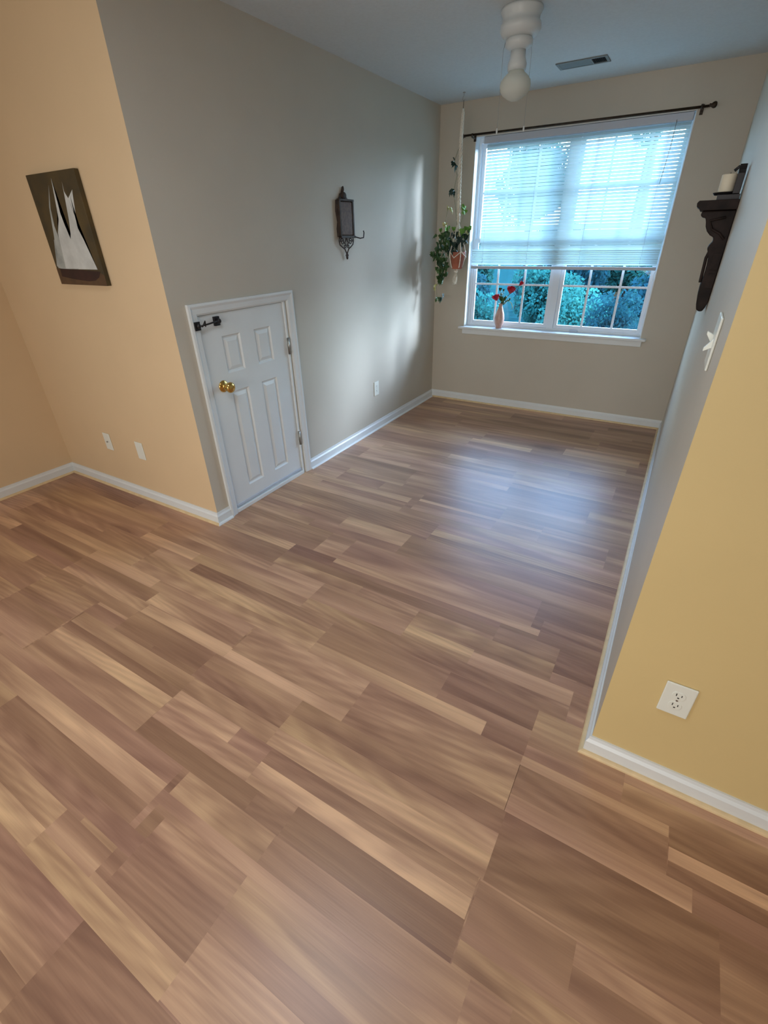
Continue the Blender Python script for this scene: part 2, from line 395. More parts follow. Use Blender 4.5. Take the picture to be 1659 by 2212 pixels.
# baseboards: profile extruded along the wall, with a bead (quarter round) at the foot
HB = .076
def base_profile(t=.014): return [(0, 0), (t, 0), (t, HB - .022), (t * .55, HB - .012), (t * .42, HB), (0, HB)]
def bead_profile(t=.014, r=.013):
    return [(t, 0)] + [(t + r * math.cos(a), r * math.sin(a) + .0) for a in (0, .4, .8, 1.2, 1.57)]
def run(name, p0, p1, nrm, bead_mat, m0=0, m1=0):
    """p0,p1 wall line at floor; nrm into the room; m0,m1: +1 outer mitre, -1 inner mitre"""
    p0, p1, nrm = Vector((*p0, 0)), Vector((*p1, 0)), Vector((*nrm, 0)); t = (p1 - p0).normalized()
    def ext(prof):
        mb = MB(); vs_ = []
        for p, mm, sg in ((p0, m0, -1), (p1, m1, 1)):
            for d, z in prof: vs_.append(p + nrm * d + t * (sg * mm * d) + Vector((0, 0, z)))
        n = len(prof)
        return mb.add(vs_, [tuple(range(n)), tuple(range(2 * n - 1, n - 1, -1))] + [(i, (i + 1) % n, (i + 1) % n + n, i + n) for i in range(n)])
    bb = struct(ext(base_profile()).build(name, M['white']))
    ext(bead_profile()).build('shoe_molding', bead_mat, bb)
    return bb
run('baseboard_left', (0, .895), (0, D), (1, 0), M['white'], 0, -1)
run('baseboard_corner', (0, 0), (0, .095), (1, 0), M['white'], 1, 0)
run('baseboard_back', (0, D), (W, D), (0, -1), M['cream'], -1, -1)
run('baseboard_right', (W, D), (W, R), (-1, 0), M['cream'], -1, 1)
run('baseboard_front_right', (W, R), (XR, R), (0, -1), M['cream'], 1, -1)
run('baseboard_front_left', (-A, 0), (0, 0), (0, -1), M['cream'], -1, 1)
run('baseboard_far_left', (-A, YB), (-A, 0), (1, 0), M['cream'], -1, -1)

# ---------------------------------------------------------------- low access door
door = bpy.data.objects.new('door_1', None); COL.objects.link(door); door.location = (0, .48, 0); struct(door)
door['label'] = 'short white four-panel access door in the left wall'
def casing():
    mb = MB(); y0, y1, z1, wd = .095, .895, 1.232, .056
    prof = [(0, 0), (0, .016), (.012, .018), (.024, .013), (.048, .011), (.056, .006), (.056, 0)]   # across, out
    def leg(a, b, inward, vertical=True):
        pass
    # mitred three-sided casing
    n = len(prof); vs_ = []
    for (oy, oz, dy, dz) in ((y0, 0, 1, 0), (y0, z1, 1, -1), (y1, z1, -1, -1), (y1, 0, -1, 0)):
        for a, out in prof: vs_.append((out, oy + dy * a, oz + dz * a))
    fs = []
    for s in range(3):
        for i in range(n - 1): fs.append((s * n + i, s * n + i + 1, (s + 1) * n + i + 1, (s + 1) * n + i))
    fs += [tuple(range(n)), tuple(range(3 * n, 4 * n))]
    mb.add(vs_, fs); return mb
casing().build('door_casing', M['white'], door)
jb = MB(); jb.box(-.10, .004, .140, .152, 0, 1.186).box(-.10, .004, .810, .822, 0, 1.186).box(-.10, .004, .140, .822, 1.174, 1.186)
jb.box(-.06, -.045, .152, .160, 0, 1.174).box(-.06, -.045, .802, .810, 0, 1.174)
jb.build('door_jamb', M['white'], door)
MB().box(-.10, .010, .151, .811, 0, .026).build('threshold', M['white'], door, bevel=.003)
SY0, SY1, SZ0, SZ1, SX = .1545, .8075, .032, 1.171, -.006
def slab():
    mb = MB()
    panels = [(.293, .428, .850, 1.055), (.540, .678, .850, 1.050), (.293, .428, .136, .747), (.540, .678, .136, .742)]
    ys = [SY0, .293, .428, .540, .678, SY1]; zs = [SZ0, .136, .745, .850, 1.053, SZ1]
    holes = {(1, 1), (3, 1), (1, 3), (3, 3)}
    for i in range(5):
        for j in range(5):
            if (i, j) in holes:
                y0, y1, z0, z1 = ys[i], ys[i + 1], zs[j], zs[j + 1]
                rings = [(0, 0), (.008, -.008), (.015, -.009), (.034, -.001), (.036, -.001)]
                vs_ = []
                for ins, dx in rings:
                    vs_ += [(SX + dx, y0 + ins, z0 + ins), (SX + dx, y1 - ins, z0 + ins), (SX + dx, y1 - ins, z1 - ins), (SX + dx, y0 + ins, z1 - ins)]
                fs = []
                for k in range(len(rings) - 1):
                    for q in range(4): fs.append((k * 4 + q, k * 4 + (q + 1) % 4, (k + 1) * 4 + (q + 1) % 4, (k + 1) * 4 + q))
                k = len(rings) - 1; fs.append((k * 4, k * 4 + 1, k * 4 + 2, k * 4 + 3)); mb.add(vs_, fs)
            else:
                mb.add([(SX, ys[i], zs[j]), (SX, ys[i + 1], zs[j]), (SX, ys[i + 1], zs[j + 1]), (SX, ys[i], zs[j + 1])], [(0, 1, 2, 3)])
    x2 = SX - .035
    mb.add([(SX, SY0, SZ0), (SX, SY1, SZ0), (SX, SY1, SZ1), (SX, SY0, SZ1), (x2, SY0, SZ0), (x2, SY1, SZ0), (x2, SY1, SZ1), (x2, SY0, SZ1)],
           [(4, 7, 6, 5), (0, 4, 5, 1), (1, 5, 6, 2), (2, 6, 7, 3), (3, 7, 4, 0)])
    ob = mb.build('door_slab', M['white'], door)
    bm = bmesh.new(); bm.from_mesh(ob.data); bmesh.ops.remove_doubles(bm, verts=bm.verts, dist=1e-5); bmesh.ops.recalc_face_normals(bm, faces=bm.faces); bm.to_mesh(ob.data); bm.free()
    return ob
sl = slab()
MB().box(SX + .0002, SX + .006, .16, .800, .033, .050).build('door_sweep', M['rail'], door, bevel=.0015)
kn = MB().lathe([(.033, 0), (.033, .003), (.028, .007), (.013, .010), (.011, .030), (.018, .036), (.027, .046), (.030, .055), (.027, .065), (.016, .070), (.001, .071)],
                (SX, .240, .790), 'x', 32)
kn.build('door_knob', M['brass'], door)['label'] = 'polished brass knob'
for z0, z1 in ((.860, .962), (.228, .330)):
    hb = MB().box(.0002, .006, .806, .828, z0, z1); hb.lathe([(.006, 0), (.006, z1 - z0)], (.008, .814, z0), 'z', 12)
    hb.build('hinge', M['steel'], door)['label'] = 'grey metal hinge'
# swing-bar latch at the top of the door
lt = bpy.data.objects.new('swing_latch', None)
lb = MB(); lb.box(.0165, .022, .112, .146, 1.108, 1.150).ball((.026, .131, 1.130), .012, seg=12, sc_=(1, 1, 1.2)).ball((.030, .150, 1.128), .006)
lb.tube([(.024, .130, 1.128), (.038, .150, 1.131), (.036, .168, 1.150), (.024, .176, 1.122)], .0035, 8)
lb.tube([(.024, .150, 1.128), (.026, .200, 1.132), (.024, .262, 1.138)], .0045, 8)
lb.box(SX + .0005, .010, .254, .288, 1.112, 1.158).ball((.020, .272, 1.136), .013, seg=12)
q = lb.build('swing_latch', M['black'], door, bevel=.0015); q['label'] = 'black swing-bar latch'

# ---------------------------------------------------------------- window
win = bpy.data.objects.new('window_1', None); COL.objects.link(win); win.location = (1.11, D, WZ0); struct(win)
win['label'] = 'white twin window with divided panes'
FY0, FY1 = D + .085, D + .135
st = MB().box(.282, 1.942, D - .048, D + .10, WZ0 - .020, WZ0)
st.build('window_stool', M['white'], win, bevel=.005)
MB().box(.316, 1.915, D - .016, D - .0005, WZ0 - .068, WZ0 - .0205).build('window_apron', M['white'], win, bevel=.004)
# painted returns of the opening
MB().box(WX0 + .0005, WX0 + .006, D - .002, FY0, WZ0, WZ1).box(WX1 - .006, WX1 - .0005, D - .002, FY0, WZ0, WZ1).box(WX0 + .006, WX1 - .006, D - .002, FY0, WZ1 - .006, WZ1 - .0005).build('window_return', M['white'], win)
fr = MB()
fr.box(WX0 + .006, .352, FY0, FY1, WZ0, WZ1 - .006).box(1.882, WX1 - .006, FY0, FY1, WZ0, WZ1 - .006).box(.352, 1.882, FY0, FY1, WZ0, WZ0 + .018).box(.352, 1.882, FY0, FY1, WZ1 - .04, WZ1 - .006)
fr.box(1.098, 1.158, FY0 - .006, FY1, WZ0 + .018, WZ1 - .04)
fr.build('window_frame', M['vinyl'], win, bevel=.003)
for (x0, x1, ms) in ((.353, 1.097, (.596, .845)), (1.159, 1.881, (1.400, 1.648))):
    for (z0, z1, y0, mz) in ((WZ0 + .019, 1.475, FY0 + .004, 1.108), (1.450, WZ1 - .041, FY0 + .026, 1.82)):
        s = MB(); sw = .030
        s.box(x0, x0 + sw, y0, y0 + .02, z0, z1).box(x1 - sw, x1, y0, y0 + .02, z0, z1).box(x0 + sw, x1 - sw, y0, y0 + .02, z0, z0 + .03).box(x0 + sw, x1 - sw, y0, y0 + .02, z1 - .03, z1)
        sash = s.build('sash', M['vinyl'], win, bevel=.002)
        g = MB().box(x0 + sw, x1 - sw, y0 + .008, y0 + .012, z0 + .03, z1 - .03); g.build('glass', M['glass'], sash)
        mt = MB()
        for mx_ in ms: mt.box(mx_ - .009, mx_ + .009, y0 + .003, y0 + .0075, z0 + .03, z1 - .03)
        mt.box(x0 + sw, x1 - sw, y0 + .0032, y0 + .0073, mz - .008, mz + .008)
        mt.build('muntins', M['vinyl'], sash)
MB().box(1.31, 1.38, D + .058, D + .084, WZ0 + .0005, WZ0 + .018).build('sash_lock', M['rail'], win, bevel=.004)

# ---------------------------------------------------------------- blind
bl = root('mini_blind', (1.12, D + .04, 2.17), 'white mini blind lowered over the upper two thirds of the window', 'blind')
BX0, BX1, BY = .352, 1.886, D + .021
MB().box(.40, BX1, BY - .020, BY + .018, 2.150, 2.197).build('head_rail', M['rail'], bl, bevel=.003)
sm = MB()
def slat(z, ang, sag=0):
    n = 10; vs_ = []; wd = .0125
    for i in range(n + 1):
        xa = BX0 + .004 if z < 1.395 else .425; x = xa + (BX1 - .004 - xa) * i / n; dz = -sag * math.sin(math.pi * i / n)
        for k in (-1, -.5, 0, .5, 1):
            a = ang; u = k * wd; h = .0022 * (1 - k * k)
            vs_.append((x, BY + u * math.cos(a) - h * math.sin(a), z + dz + u * math.sin(a) + h * math.cos(a)))
    fs = [(i * 5 + k, (i + 1) * 5 + k, (i + 1) * 5 + k + 1, i * 5 + k + 1) for i in range(n) for k in range(4)]
    sm.add(vs_, fs, 0, True)
z = 2.138; rs = random.Random(3)
while z > 1.395: slat(z, math.radians(57 + rs.uniform(-2.5, 2.5)), rs.uniform(0, .0015)); z -= .0222
while z > 1.272: slat(z, math.radians(66 + rs.uniform(-4, 4)), .0005); z -= .0125
sm.build('slats', M['slat'], bl, fix=False)
MB().box(BX0 + .002, BX1 - .002, BY - .013, BY + .013, 1.238, 1.262).build('bottom_rail', M['rail'], bl, bevel=.004)
for x in (.46, .86, 1.30, 1.76):
    ld = MB().tube([(x, BY - .0145, 2.15), (x, BY - .0145, 1.26)], .0009, 5).tube([(x, BY + .0145, 2.15), (x, BY + .0145, 1.26)], .0009, 5)
    ld.build('ladder_cord', M['rail'], bl)
MB().tube([(1.79, BY - .028, 2.16), (1.788, BY - .030, 2.0), (1.772, BY - .030, 1.80)], .0022, 6).build('tilt_wand', M['steel'], bl)

# ---------------------------------------------------------------- curtain rod
rd = root('curtain_rod', (1.12, D - .07, 2.205), 'thin dark bronze curtain rod with round end knobs above the window', 'curtain rod')
zr = 2.206; yr_ = D - .07
MB().tube([(.262, yr_, zr + .002), (1.965, yr_, zr - .003)], .0075, 12).build('rod', M['bronze'], rd)
for x, s in ((.262, -1), (1.965, 1)):
    MB().lathe([(.009, 0), (.011, .004), (.008, .010), (.016, .020), (.019, .030), (.015, .040), (.004, .044)] if s > 0 else
               [(.009, 0), (.011, -.004), (.008, -.010), (.016, -.018), (.017, -.024), (.012, -.032), (.003, -.035)], (x, yr_, zr), 'x', 20).build('finial', M['bronze'], rd)
for x in (.322, 1.925):
    b_ = MB().box(x - .010, x + .010, D - .005, D - .0004, zr - .035, zr + .02).box(x - .005, x + .005, yr_ - .002, D - .004, zr - .018, zr - .009)
    b_.lathe([(.012, -.006), (.012, .006)], (x, yr_, zr), 'x', 14).build('bracket', M['bronze'], rd)

# ---------------------------------------------------------------- ceiling light with pull chains
FX, FY_ = 1.125, 1.50
cf = root('ceiling_fixture', (FX, FY_, H), 'white flush ceiling fixture with round motor housing, frosted globe and two pull chains', 'ceiling light')
MB().lathe([(.001, H - .001), (0.096, H - .001), (0.100, H - .012), (0.089, H - .030), (0.086, H - .050), (0.096, H - .058), (0.098, H - .080), (0.084, H - .098), (.070, H - .106), (.001, H - .108)], (FX, FY_, 0), 'z', 48).build('motor_housing', M['fixture'], cf)
MB().lathe([(.001, 2.335), (.056, 2.335), (.066, 2.325), (.066, 2.305), (.050, 2.296), (.040, 2.290), (.001, 2.289)], (FX, FY_, 0), 'z', 40).build('switch_housing', M['fixture'], cf)
MB().lathe([(.001, 2.2895), (.036, 2.2895), (.037, 2.262), (.046, 2.240), (.045, 2.214), (.001, 2.213)], (FX, FY_, 0), 'z', 36).build('fitter', M['fixture'], cf)
MB().lathe([(.038, 2.2128), (.042, 2.206), (.058, 2.194), (.073, 2.176), (.077, 2.158), (.074, 2.140), (.062, 2.122), (.036, 2.106), (.018, 2.098), (.001, 2.096)], (FX, FY_, 0), 'z', 40).build('globe', M['frost'], cf)
for (dx, dy, z1) in ((-.066, -.035, 1.99), (.050, .055, 2.0)):
    c_ = MB().tube([(FX + dx * .9, FY_ + dy * .9, 2.32), (FX + dx, FY_ + dy, 2.29), (FX + dx, FY_ + dy, z1)], .0010, 6)
    for k in range(40):
        pass
    ch = c_.build('pull_chain', M['steel'], cf)
    MB().lathe([(.001, 0), (.004, -.002), (.005, -.014), (.003, -.024), (.001, -.025)], (FX + dx, FY_ + dy, z1), 'z', 12).build('pull_knob', M['fixture'], ch)

# ---------------------------------------------------------------- ceiling register
vt = root('air_vent', (1.21, 2.54, H), 'flat grey louvred air vent in the ceiling near the window', 'air vent')
v_ = MB(); vx0, vx1, vy0, vy1, vz = 1.055, 1.365, 2.470, 2.612, H - .006
v_.box(vx0, vx1, vy0, vy0 + .016, vz, H - .0005).box(vx0, vx1, vy1 - .016, vy1, vz, H - .0005).box(vx0, vx0 + .016, vy0 + .016, vy1 - .016, vz, H - .0005).box(vx1 - .016, vx1, vy0 + .016, vy1 - .016, vz, H - .0005)
v_.box(1.262, 1.270, vy0 + .016, vy1 - .016, vz, H - .0005)
v_.build('vent_frame', M['vent'], vt)
l_ = MB()
for k in range(8):
    y = vy0 + .022 + k * .0128; l_.add([(vx0 + .016, y, H - .002), (1.262, y, H - .002), (1.262, y + .009, H - .006), (vx0 + .016, y + .009, H - .006)], [(0, 1, 2, 3)])
for k in range(7):
    x = 1.274 + k * .0108; l_.add([(x, vy0 + .016, H - .002), (x, vy1 - .016, H - .002), (x + .004, vy1 - .016, H - .007), (x + .004, vy0 + .016, H - .007)], [(0, 1, 2, 3)])
l_.build('louvres', M['vent'], vt, fix=False)
MB().box(vx0 + .016, vx1 - .016, vy0 + .016, vy1 - .016, H - .0012, H - .0004).build('duct_opening', M['ventdark'], vt)

# ---------------------------------------------------------------- painting
pt = root('sailboat_painting', (-.625, 0, 1.56), 'small unframed canvas painting of a sailing boat on the peach wall', 'painting')
PX, PZ, PW, PH = -.839, 1.318, .425, .487
MB().box(PX, PX + PW, -.024, -.0006, PZ, PZ + PH).build('canvas', M['canvas'], pt, bevel=.002)
def paint(name, poly, lay, mt_):
    vs_ = [(PX + u * PW, -.0241 - .00012 * lay, PZ + v * PH) for u, v in poly]
    bm = bmesh.new(); vv = [bm.verts.new((Vector(a) - Vector((-.625, 0, 1.56)))) for a in vs_]; bm.faces.new(vv); bmesh.ops.triangulate(bm, faces=bm.faces[:])
    r_ = bmesh.ops.extrude_face_region(bm, geom=bm.faces[:])
    for g_ in r_['geom']:
        if isinstance(g_, bmesh.types.BMVert): g_.co.y += .0001
    bmesh.ops.recalc_face_normals(bm, faces=bm.faces)
    me = bpy.data.meshes.new(name); bm.to_mesh(me); bm.free(); me.materials.append(mt_)
    ob = bpy.data.objects.new(name, me); COL.objects.link(ob); ob.parent = pt; return ob
paint('painted_water', [(.0, .0), (1, .0), (1, .10), (.9, .13), (.08, .15), (0, .16)], 1, M['sea'])
paint('painted_sail', [(.16, .43), (.275, .385), (.52, .40), (.80, .40), (.90, .152), (.104, .152), (.03, .18)], 2, M['sail'])
paint('painted_sail', [(.43, .90), (.31, .70), (.27, .55), (.30, .37), (.36, .16), (.05, .16), (.12, .30), (.20, .49), (.29, .72)], 3, M['sail'])
paint('painted_sail', [(.52, .95), (.515, .87), (.50, .76), (.485, .66), (.50, .556), (.535, .423), (.60, .158), (.22, .158), (.30, .49), (.41, .61), (.44, .70)], 4, M['sailb'])
paint('painted_sail', [(.713, .91), (.700, .83), (.74, .775), (.79, .80), (.868, .84), (.833, .752), (.785, .624), (.75, .522), (.80, .421), (.90, .152), (.50, .152), (.50, .388), (.569, .483), (.62, .60), (.647, .686), (.68, .795)], 5, M['sailb'])
paint('painted_hull', [(.085, .156), (.485, .148), (.946, .133), (.878, .076), (.791, .049), (.656, .037), (.332, .055), (.073, .078)], 6, M['hull'])

# ---------------------------------------------------------------- wall plates
def plate(name, cen, axis, nrm, wdt, hgt, label, cat, kind='outlet', group=None):
    """axis: wall-parallel horizontal direction, nrm: out of the wall"""
    r_ = root(name, cen, label, cat, group); ax = Vector(axis); n_ = Vector(nrm); c = Vector(cen); Z = Vector((0, 0, 1))
    def bx(mb, a0, a1, z0, z1, d0, d1, mi=0):
        ps = [c + ax * a + n_ * d + Z * zz for zz in (z0, z1) for d in (d0, d1) for a in (a0, a1)]
        mb.add(ps, [(0, 2, 3, 1), (4, 5, 7, 6), (0, 1, 5, 4), (2, 6, 7, 3), (0, 4, 6, 2), (1, 3, 7, 5)], mi)
    m_ = MB(); bx(m_, -wdt / 2, wdt / 2, -hgt / 2, hgt / 2, .0004, .006); m_.build('cover_plate', M['plate'], r_, bevel=.003, seg=3)
    def disc(mb, a, zz, rad, d0, d1, mi=0, flat=1.0):
        k = 24; ps = []
        for d in (d0, d1):
            for i in range(k):
                t = 2 * math.pi * i / k; y_ = max(-rad * .82, min(rad * .82, rad * math.sin(t)))
                ps.append(c + ax * (a + rad * math.cos(t)) + n_ * d + Z * (zz + y_ * flat))
        mb.add(ps, [tuple(range(k)), tuple(range(2 * k - 1, k - 1, -1))] + [(i, (i + 1) % k, (i + 1) % k + k, i + k) for i in range(k)], mi)
    if kind == 'outlet':
        for zz in (.0195, -.0195):
            m_ = MB(); disc(m_, 0, zz, .0165, .0055, .0072); rc = m_.build('receptacle', M['plate'], r_, bevel=.0006)
            m_ = MB()
            bx(m_, -.0078, -.0054, zz - .001, zz + .008, .0070, .0076); bx(m_, .0054, .0078, zz - .001, zz + .006, .0070, .0076); disc(m_, 0, zz - .0075, .0026, .0070, .0076)
            m_.build('slots', M['slot'], rc)
        m_ = MB(); disc(m_, 0, 0, .003, .0058, .0068); m_.build('screw', M['steel'], r_)
    elif kind == 'switch':
        for a, up in ((-.023, 1), (.023, -1)):
            m_ = MB(); h0 = .004
            ps = [c + ax * (a + s * .0045) + n_ * d + Z * zz for s in (-1, 1) for d, zz in ((.005, -.011), (.005, .011), (.021, up * .016 + .004), (.021, up * .016 - .004))]
            m_.add(ps, [(0, 1, 2, 3), (4, 7, 6, 5), (0, 4, 5, 1), (1, 5, 6, 2), (2, 6, 7, 3), (3, 7, 4, 0)]); m_.build('toggle', M['plate'], r_, bevel=.001)
    elif kind == 'jack':
        m_ = MB(); disc(m_, 0, 0, .0055, .0055, .0125); m_.build('connector', M['steel'], r_)
    else:
        
        for zz in (.03, -.03): m_ = MB(); disc(m_, 0, zz, .0028, .0058, .0066); m_.build('screw', M['plate'], r_)
    return r_
plate('wall_outlet', (2.398, R, .367), (1, 0, 0), (0, -1, 0), .076, .118, 'white duplex outlet low on the yellow-lit wall at the right', 'outlet')
plate('wall_outlet', (0, 1.877, .366), (0, 1, 0), (1, 0, 0), .074, .120, 'white duplex outlet on the grey wall beyond the low door', 'outlet')
plate('cable_plate', (-.964, 0, .360), (1, 0, 0), (0, -1, 0), .072, .117, 'ivory plate with a small centre jack on the peach wall, nearer the corner', 'wall plate', 'jack')
plate('blank_plate', (-.616, 0, .361), (1, 0, 0), (0, -1, 0), .074, .117, 'blank ivory wall plate on the peach wall, below the sailboat painting', 'wall plate', 'blank')
plate('light_switch', (W, -.128, 1.268), (0, -1, 0), (-1, 0, 0), .118, .120, 'white two-toggle light switch on the right alcove wall', 'light switch', 'switch')

# ---------------------------------------------------------------- metal candle sconce on the left wall
sk = root('wall_sconce', (0, 1.49, 1.6), 'dark brown metal candle sconce with scrollwork on the grey left wall', 'sconce')
bp_ = MB()
bp_.prism([(1.412, 1.512), (1.408, 1.56), (1.418, 1.60), (1.404, 1.66), (1.410, 1.722), (1.436, 1.728), (1.452, 1.742), (1.458, 1.760), (1.478, 1.764), (1.486, 1.782), (1.490, 1.800), (1.494, 1.782), (1.502, 1.764), (1.522, 1.760), (1.528, 1.742), (1.546, 1.728), (1.580, 1.722), (1.588, 1.66), (1.576, 1.60), (1.584, 1.56), (1.578, 1.512)], .0006, .014, 'x')
bp_.build('back_plate', M['rust'], sk, bevel=.003)
bx_ = MB()
bx_.box(.010, .030, 1.425, 1.566, 1.520, 1.716)
bx_.build('mesh_panel', M['rustpanel'], sk, bevel=.012, seg=4)
fr_ = MB()
fr_.box(.012, .034, 1.412, 1.426, 1.512, 1.722).box(.012, .034, 1.565, 1.580, 1.512, 1.722).box(.012, .038, 1.412, 1.580, 1.505, 1.519).box(.012, .036, 1.412, 1.580, 1.717, 1.729)
fr_.ball((.014, 1.490, 1.785), .008, sc_=(.8, 1, 2.2)).ball((.016, 1.490, 1.748), .022, sc_=(.6, 1.3, 1))
fr_.build('sconce_frame', M['rust'], sk, bevel=.003)
sw_ = MB()
def spiral(cy, cz, r0, turns, dirn, a0=0, n=26, x=.02):
    return [(x, cy + dirn * (r0 * (1 - .8 * i / n)) * math.cos(a0 + turns * 2 * math.pi * i / n), cz + (r0 * (1 - .8 * i / n)) * math.sin(a0 + turns * 2 * math.pi * i / n)) for i in range(n + 1)]
for s in (-1, 1):
    c0 = 1.490
    sw_.tube([(.02, c0 + s * .080, 1.512), (.02, c0 + s * .086, 1.490), (.02, c0 + s * .078, 1.466), (.02, c0 + s * .052, 1.452), (.02, c0 + s * .024, 1.440), (.02, c0 + s * .008, 1.420), (.02, c0, 1.400)], .0042, 8)
    sw_.tube(spiral(c0 + s * .050, 1.484, .022, 1.4, s), .0036, 8)
    sw_.tube(spiral(c0 + s * .020, 1.458, .016, 1.3, s, 1.2), .0032, 8)
    sw_.tube([(.02, c0, 1.512), (.02, c0 + s * .010, 1.490), (.02, c0 + s * .026, 1.474)], .0035, 8)
    sw_.tube(spiral(c0 + s * .008, 1.402, .010, 1.1, s, 2.2), .003, 8)
sw_.ball((.02, 1.490, 1.388), .008, sc_=(1, 1, 1.6))
sw_.build('scrollwork', M['rust'], sk)
MB().tube([(.045, 1.560, 1.512), (.070, 1.590, 1.502), (.080, 1.618, 1.506), (.080, 1.626, 1.535), (.078, 1.622, 1.548)], .004, 8).build('candle_arm', M['black'], sk)

# ---------------------------------------------------------------- corbel shelf on the right wall
sk.location.y += .020
cb = root('corbel_shelf', (W, 1.06, 1.60), 'dark carved wood corbel shelf high on the right alcove wall', 'shelf')
MB().prism([(W - .0006, 1.604), (2.094, 1.604), (2.088, 1.596), (2.090, 1.584), (2.100, 1.578), (2.104, 1.570), (W - .0006, 1.570)], .992, 1.168, 'y').build('shelf_top', M['espresso'], cb, bevel=.002)
cp = [(W - .0006, 1.569), (2.114, 1.569), (2.111, 1.556), (2.119, 1.548), (2.131, 1.546), (2.136, 1.532), (2.140, 1.515), (2.149, 1.498), (2.163, 1.484), (2.178, 1.476), (2.181, 1.462),
      (2.172, 1.450), (2.168, 1.436), (2.174, 1.422), (2.182, 1.400), (2.185, 1.367), (2.185, 1.330), (2.181, 1.300), (2.182, 1.262), (2.187, 1.225), (2.192, 1.206), (2.204, 1.198), (2.216, 1.200), (2.223, 1.214), (W - .0006, 1.245)]
MB().prism(cp, 1.010, 1.150, 'y').build('corbel_body', M['espresso'], cb, bevel=.004, seg=3)
ca_ = MB()
ca_.box(2.196, W - .004, 1.004, 1.010, 1.36, 1.42).box(2.198, W - .004, 1.004, 1.010, 1.29, 1.345)
ca_.tube([(2.20, 1.006, 1.545), (2.15, 1.006, 1.535), (2.165, 1.006, 1.505), (2.195, 1.006, 1.49), (2.215, 1.006, 1.47)], .005, 8)
for k in range(5): ca_.tube([(2.183, 1.035 + k * .022, 1.44), (2.174, 1.035 + k * .022, 1.40), (2.178, 1.035 + k * .022, 1.31)], .006, 8)
ca_.build('carving', M['espresso'], cb, bevel=.002)
# candle holder with its back plate, standing on the shelf
ch_ = root('candle_holder', (2.18, 1.07, 1.604), 'black candle holder with an upright back plate on the dark shelf', 'candle holder')
h_ = MB().box(2.150, 2.226, 1.03, 1.11, 1.6045, 1.622)
h_.lathe([(.001, 1.622), (.034, 1.622), (.040, 1.6295), (.040, 1.631), (.001, 1.631)], (2.172, 1.07, 0), 'z', 28)
h_.build('base', M['black'], ch_, bevel=.003)
MB().prism([(1.024, 1.6225), (1.116, 1.6225), (1.116, 1.690), (1.104, 1.700), (1.092, 1.695), (1.082, 1.712), (1.070, 1.722), (1.058, 1.712), (1.048, 1.695), (1.036, 1.700), (1.024, 1.690)], 2.198, 2.222, 'x').build('back_plate', M['black'], ch_, bevel=.002)
MB().tube([(2.212, 1.07, 1.708), (2.196, 1.07, 1.712), (2.184, 1.07, 1.700)], .006, 8).build('curl', M['black'], ch_)
cn = MB().lathe([(.001, 1.6315), (.0255, 1.6315), (.0265, 1.634), (.0265, 1.688), (.025, 1.690), (.020, 1.6885), (.001, 1.686)], (2.1735, 1.07, 0), 'z', 32)
cd = cn.build('candle', M['candle'], origin=(2.1735, 1.07, 1.6315)); tag(cd, 'short ivory pillar candle in the black holder on the shelf', 'candle')
MB().tube([(2.1735, 1.07, 1.685), (2.1745, 1.07, 1.696)], .001, 6).build('wick', M['slot'], cd)

# ---------------------------------------------------------------- hanging ivy in macrame
PXc, PYc = .330, 2.755
hp = root('macrame_hanger', (.315, PYc, H), 'cream macrame plant hanger with a tassel, hung from the ceiling beside the window', 'plant hanger')
hk = MB().lathe([(.001, H - .0006), (.010, H - .0006), (.010, H - .004), (.001, H - .005)], (.315, PYc, 0), 'z', 16)
hk.tube([(.315, PYc, H - .004), (.315, PYc, H - .02), (.306, PYc, H - .03), (.306, PYc, H - .043), (.315, PYc, H - .050), (.323, PYc, H - .042)], .0018, 8)
hk.build('ceiling_hook', M['steel'], hp)
MB().tube([(.315, PYc, H - .048), (.313, PYc, 2.345)], .0020, 8).build('loop_cord', M['bronze'], hp)
rp = MB()
def braid(z0, z1, rad, amp, pitch, ph=0, cx=lambda z: .314, n=90):
    pts = []
    for i in range(n + 1):
        z = z0 + (z1 - z0) * i / n; a = 2 * math.pi * (z / pitch) + ph
        pts.append((cx(z) + amp * math.cos(a), PYc + amp * math.sin(a), z))
    rp.tube(pts, rad, 6)
rp.tube([(.313, PYc, 2.345), (.313, PYc, 2.32), (.311, PYc, 2.25), (.308, PYc, 2.14)], [.006, .012, .014, .015], 10)
cxf = lambda z: .309 + (2.14 - z) * .024
for ph in (0, 2.09, 4.19): braid(2.15, 1.60, .0070, .0085, .075, ph, cxf)
for k in range(7):
    z = 2.12 - k * .078; rp.ball((cxf(z), PYc, z), .0145, sc_=(1, 1, .9), seg=10)
legs = []
for k in range(4):
    a = math.pi / 4 + k * math.pi / 2; ca2, sa2 = math.cos(a), math.sin(a)
    pts = [(.322, PYc, 1.61), (PXc + .035 * ca2, PYc + .035 * sa2, 1.50), (PXc + .070 * ca2, PYc + .070 * sa2, 1.385), (PXc + .068 * ca2, PYc + .068 * sa2, 1.33), (PXc + .050 * ca2, PYc + .050 * sa2, 1.268), (PXc - .008, PYc, 1.235)]
    rp.tube(pts, .0048, 6)
    b2 = a + math.pi / 2
    rp.tube([(PXc + .073 * ca2, PYc + .073 * sa2, 1.39), (PXc + .080 * math.cos(a + math.pi / 4), PYc + .080 * math.sin(a + math.pi / 4), 1.34), (PXc + .074 * math.cos(b2), PYc + .074 * math.sin(b2), 1.385)], .004, 6)
rp.ball((PXc - .008, PYc, 1.232), .017, sc_=(1, 1, .8))
rp.build('knotted_cords', M['rope'], hp)
ts = MB(); rr_ = random.Random(5)
